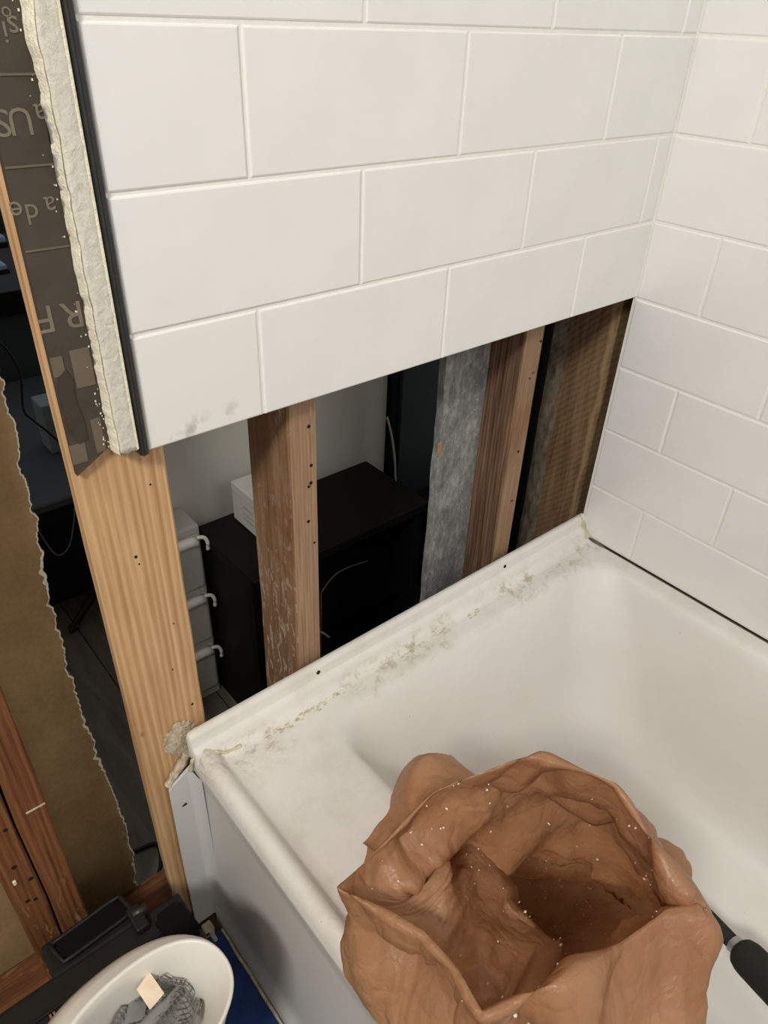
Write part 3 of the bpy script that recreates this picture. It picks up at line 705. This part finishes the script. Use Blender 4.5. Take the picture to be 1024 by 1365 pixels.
tc_=thing('tool_case','black plastic tool case with recessed lid panels behind the white bin','case',(-1.0,-.07,0))
CZ=.245
def caseslab(x0,x1,y0,y1,z0,z1,bev,mat,name): 
    return obj(name,boxbm((x0,y0,z0),(x1,y1,z1),bev,3),mat,tc_)
caseslab(-1.30,-.842,-.140,-.052,.0,CZ-.020,.008,m_case,'body')
caseslab(-.992,-.893,-.053,-.016,.0,CZ-.020,.006,m_case,'hinge_block')
caseslab(-1.30,-.836,-.138,-.053,CZ-.018,CZ-.003,.006,m_case,'lid')
caseslab(-.992,-.892,-.058,-.012,CZ-.018,CZ-.0025,.005,m_case,'lid_flap')
pq=[hit(u,v,2,CZ+.002) for u,v in ((66,1262),(158,1195),(178,1216),(86,1284))]
def slab(P,name,mat,h=.004,r=.004):
    bm=bmesh.new(); a=[bm.verts.new(p) for p in P]; b=[bm.verts.new(p-Vector((0,0,h))) for p in P]
    bm.faces.new(a); bm.faces.new(b[::-1]); [bm.faces.new((a[i],b[i],b[(i+1)%4],a[(i+1)%4])) for i in range(4)]
    bmesh.ops.recalc_face_normals(bm,faces=bm.faces)
    up=[e for e in bm.edges if abs(e.verts[0].co.z-e.verts[1].co.z)>h*.5]
    bmesh.ops.bevel(bm,geom=up,offset=r,segments=4,affect='EDGES')
    obj(name,bm,mat,tc_)
slab([p+Vector((0,0,.0015)) for p in pq],'recessed_panel',m_case2,.006,.006)
def frame(P,mat,r=.0028):
    pts=[p+Vector((0,0,.002)) for p in P]; Q=[]
    for i in range(4):
        a,b=pts[i],pts[(i+1)%4]
        for k in range(6): Q.append(a.lerp(b,k/6+.02))
    Q.append(Q[0]); bm=bmesh.new(); tube(bm,Q,r,6); obj('panel_rim',bm,mat,tc_,smooth=True)
frame(pq,m_case)
pr_=[hit(u,v,2,CZ+.002) for u,v in ((203,1226),(238,1198),(272,1240),(232,1262))]
slab([p+Vector((0,0,.0015)) for p in pr_],'recessed_panel',m_case2,.006,.006)
p=hit(185,1222,2,CZ+.004); bm=bmesh.new(); box(bm,p-Vector((.010,.018,.008)),p+Vector((.006,.016,.004)),.003,2); obj('latch',bm,m_case,tc_)
p=hit(187,1214,2,CZ+.004); bm=bmesh.new(); tube(bm,[p-Vector((.010,0,0)),p+Vector((.008,0,0))],.006,12); obj('latch_barrel',bm,m_steel,tc_,smooth=True)
p0=hit(20,1340,2,CZ-.001); bm=boxbm((-1.25,-.089,CZ-.003),(-.872,-.086,CZ+.001),.001); obj('lid_ridge',bm,m_case,tc_)
p=hit(71,1355,2,CZ-.002)
for dx in (-.002,.002):
    bm=boxbm(p+Vector((dx-.0012,-.005,0)),p+Vector((dx+.0012,.004,.0015)),.0004); obj('red_mark',bm,plain('dull_red_mark',srgb(150,96,80),.6,.3,.1,50),tc_)
bf=thing('blue_film','strip of blue protective film on the floor along the tub apron','film',(-.81,-.3,0))
G=[]
for i in range(40):
    y=-.015-i*.02; row=[]
    for k in range(9):
        t=k/8; x=-.842+t*.063+.003*noise.noise(Vector((y*30,0,t)))
        row.append((x,y,.0015+.006*abs(noise.noise(Vector((x*40,y*22,0))))+(.008*t*t)))
    G.append(row)
bm=bmesh.new(); sheet(bm,G); obj('sheet',bm,m_blue,bf,smooth=True)
bm=bmesh.new(); pl=[Vector((-.7785+.0015*noise.noise(Vector((i*.7,1,0))),-.02-i*.02,.016)) for i in range(38)]
tube(bm,pl,[.0022+.001*noise.noise(Vector((i*1.3,0,0))) for i in range(38)],6); obj('grimy_edge',bm,m_caulk,bf)

# ---------------------------------------------------------------- next room
ns=thing('side_table','low black cabinet under the white box, seen through the wall opening','cabinet',(-.34,.36,0))
TZ=.395; ax=-.536; dx=-.14
a0=hit(260,702,2,TZ); d0=hit(340,775,2,TZ); b0=hit(475,615,2,TZ)
x0,x1,y0,y1=a0.x,b0.x,d0.y,a0.y
obj('top',boxbm((x0,y0,TZ-.022),(x1+.02,y1,TZ),.006,3),m_blackf,ns)
obj('side_panel',boxbm((x0+.004,y0+.01,0),(x0+.022,y1-.004,TZ-.0225),.001),m_blackf,ns)
obj('side_panel',boxbm((x1-.004,y0+.01,0),(x1+.014,y1-.004,TZ-.0225),.001),m_blackf,ns)
obj('back_panel',boxbm((x0+.0225,y1-.02,.03),(x1-.0045,y1-.006,TZ-.0225)),m_blackf,ns)
obj('shelf',boxbm((x0+.0225,y0+.03,.17),(x1-.0045,y1-.0205,.185)),m_blackf,ns)
obj('shelf',boxbm((x0+.0225,y0+.03,.0),(x1-.0045,y1-.0205,.03)),m_blackf,ns)
wbx=thing('white_box','small white carton on top of the low black cabinet','box',(-.45,.4,TZ))
c0=hit(343,720,2,TZ); c1=hit(312,690,2,TZ)
obj('carton',boxbm((c1.x,c0.y,TZ+.0004),(c1.x+.10,min(c1.y,.466),TZ+.078),.0015),m_carton,wbx)
obj('lid_seam',boxbm((c1.x-.0006,c0.y+.002,TZ+.060),(c1.x+.0004,min(c1.y,.466)-.002,TZ+.0612)),m_cartprint,wbx)
for zz in (.02,.03,.044): obj('printed_line',boxbm((c1.x-.0006,c0.y+.012,TZ+zz),(c1.x+.0004,c0.y+.045,TZ+zz+.003)),m_cartprint,wbx)
# drawer tower at its left
dt=thing('drawer_tower','narrow frosted white plastic drawer tower left of the low black cabinet','drawers',(-.66,.39,0))
obj('frame',boxbm((-.665,.405,0),(-.5405,.474,.415),.004,2),m_drawer,dt)
for zt in (.405,.275,.145):
    o=obj('drawer',boxbm((-.660,.397,zt-.118),(-.546,.4048,zt-.004),.004,2),m_drawer,dt)
    bm=bmesh.new(); tube(bm,[(-.65,.390,zt-.008),(-.57,.390,zt-.008),(-.556,.390,zt-.010)],[.009,.009,.010],14); h_=obj('drawer_handle',bm,m_white,o,smooth=True)
    bm=bmesh.new(); tube(bm,crom([(-.557,.384,zt+.001),(-.545,.382,zt-.002),(-.540,.380,zt-.014),(-.541,.380,zt-.028)],5),.0035,8); obj('side_lip',bm,m_white,dt,smooth=True)
# dark panel + cable behind
cb=crom([hit(516,556,1,.44),hit(522,580,1,.43),hit(526,610,1,.42),hit(528,646,1,.41),hit(534,690,1,.41)],8)
cb+= crom([cb[-1],Vector((cb[-1].x+.01,.40,.10)),Vector((cb[-1].x+.03,.40,.004))],8)[1:]
bm=bmesh.new(); tube(bm,cb,.0022,8); o=obj('white_cable',bm,m_wcable,loc=(cb[-1].x,cb[-1].y,0),smooth=True); tag(o,'white cable hanging in front of the dark panel right of the grey wall','cable')
cb=crom([hit(428,790,1,.16),hit(445,768,1,.18),hit(465,756,1,.20),hit(490,748,1,.22)],8); cb=[Vector((cb[0].x,cb[0].y,.0)),Vector((cb[0].x-.004,cb[0].y,.12))]+cb
bm=bmesh.new(); tube(bm,cb,.0012,6); o=obj('thin_cable',bm,plain('brown_cable',srgb(90,76,64),.6,.3,.05,50),loc=(cb[0].x,cb[0].y,0),smooth=True); tag(o,'thin brownish cable behind the spattered stud','cable')
dcab=thing('dark_cabinet','tall dark cabinet in shadow right of the low black cabinet','cabinet',(.1,.4,0))
obj('carcass',boxbm((-.045,.462,0),(.45,.498,1.6),.003),m_teal,dcab)
obj('door',boxbm((-.040,.452,.02),(.20,.4615,1.58),.002),m_teal,dcab)
obj('door',boxbm((.204,.452,.02),(.445,.4615,1.58),.002),m_teal,dcab)
obj('low_shelf',boxbm((.0,.30,.0),(.25,.4515,.24),.004),m_blackf,dcab)

# room beyond the left gap
tb=thing('low_table','slate-topped low table with dark underside beyond the left gap','table',(-.75,1.0,0))
TT=.365
obj('top',boxbm((-1.5,.70,TT-.018),(-.40,1.29,TT),.003),m_deskgrey,tb)
obj('apron_board',boxbm((-1.49,.712,TT-.05),(-.41,.728,TT-.0185)),m_blackf,tb)
for x in (-1.48,-.44): 
    for y in (.73,1.25): obj('leg',boxbm((x,y,0),(x+.03,y+.03,TT-.0185),.002),m_blackf,tb)
obj('back_panel',boxbm((-1.44,1.262,.0),(-.45,1.275,TT-.02)),m_blackf,tb)
obj('lower_shelf',boxbm((-1.44,.80,.05),(-.45,1.2605,.066)),m_blackf,tb)
cr=thing('pale_box','pale blue-grey carton on the slate table beyond the left gap','box',(-.6,.86,TT))
p=hit(54,536,2,TT+.13); q=hit(78,604,2,TT)
obj('carton',boxbm((q.x-.012,q.y,TT+.0004),(q.x+.10,q.y+.06,TT+.11),.002),m_box2,cr)
obj('flap_seam',boxbm((q.x-.012,q.y+.028,TT+.11),(q.x+.10,q.y+.0295,TT+.1108)),m_cartprint,cr)
dk=thing('desk','black-edged dark desk at the far left beyond the slate table','desk',(-.75,1.5,0))
obj('top',boxbm((-1.5,1.31,.535),(-.30,1.85,.575),.003),m_deskgrey,dk)
obj('front_edge',boxbm((-1.5,1.302,.520),(-.30,1.3095,.575)),m_blackf,dk)
obj('modesty_panel',boxbm((-1.48,1.32,.30),(-.32,1.335,.5345)),m_deskgrey,dk)
for x in (-1.5,-.34): obj('side_panel',boxbm((x,1.336,0),(x+.03,1.84,.5345)),m_blackf,dk)
for k,(u,v,w_,d_,h) in enumerate(((3,322,.09,.06,.03),(4,357,.08,.05,.022))):
    p=hit(u,v+8,2,.575)
    o=thing('desk_item',('pale blue plastic item at the back of the desk, upper of the two','pale blue plastic item at the front of the desk, lower of the two')[k],'plastic item',(p.x,p.y,.575))
    obj('shell',boxbm((p.x-.07,p.y,.5752),(p.x+.014,p.y+d_,.575+h),.006,3),m_bluew,o)
    obj('black_base',boxbm((p.x-.072,p.y-.006,.5751),(p.x+.016,p.y-.0005,.575+h*.5),.001),m_cable,o)
def cable(name,px,r,mat,label,plane):
    P=crom([hit(u,v,1,plane) for u,v in px],8)
    bm=bmesh.new(); tube(bm,P,r,8); o=obj(name,bm,mat,loc=P[-1],smooth=True); return tag(o,label,'cable')
cable('black_cable',[(-6,452),(12,470),(27,500),(31,545),(44,560),(62,574),(80,590)],.0021,m_cable,'black cable curving down across the slate table top, upper of the two',.697)
cable('black_cable',[(2,585),(18,612),(26,640),(32,672)],.0024,m_cable,'black cable hanging over the front edge of the slate table',.695)
cable('grey_cable',[(32,672),(50,705),(68,733),(80,740),(92,728),(98,700),(100,672)],.0014,plain('grey_cable',srgb(110,104,98),.5,.3,.05,50),'thin grey cable looping below the slate table edge',.698)
cl=[Vector((-.845,.30,.006)),Vector((-.835,.26,.006)),Vector((-.80,.25,.006)),Vector((-.765,.24,.006)),Vector((-.75,.2,.006)),Vector((-.765,.15,.006))]
a=hit(165,1122,2,.004); b=hit(175,1135,2,.004); c=hit(208,1125,2,.004); d=hit(214,1150,2,.004); e=hit(205,1185,2,.004)
P=crom([a,b,c,d,e],8); bm=bmesh.new(); tube(bm,P,.003,8); o=obj('black_cable',bm,m_cable,loc=(P[0].x,P[0].y,0),smooth=True); tag(o,'black cable curled on the floor in the gap','cable')
P=[hit(150,1208,2,.005),hit(185,1192,2,.005),hit(232,1150,2,.005)]; bm=bmesh.new(); tube(bm,P,.003,8); o=obj('white_cable',bm,m_wcable,loc=(P[0].x,P[0].y,0),smooth=True); tag(o,'pale cable lying on the floor behind the bottom plate','cable')
# black stand leg on the floor
f=hit(98,842,2,0.0); g=hit(134,778,2,0.05)
st=thing('stand_foot','black angled stand foot on the floor below the slate table','stand',(f.x,f.y,0))
bm=bmesh.new(); tube(bm,[f+Vector((0,0,.010)),g,g+(g-f)*1.2],[.008,.009,.009],10); obj('leg',bm,m_cable,st,smooth=True)
bm=bmesh.new(); tube(bm,[f+Vector((-.008,0,.008)),f+Vector((.012,0,.010))],.008,10); obj('rubber_tip',bm,m_cable,st,smooth=True)
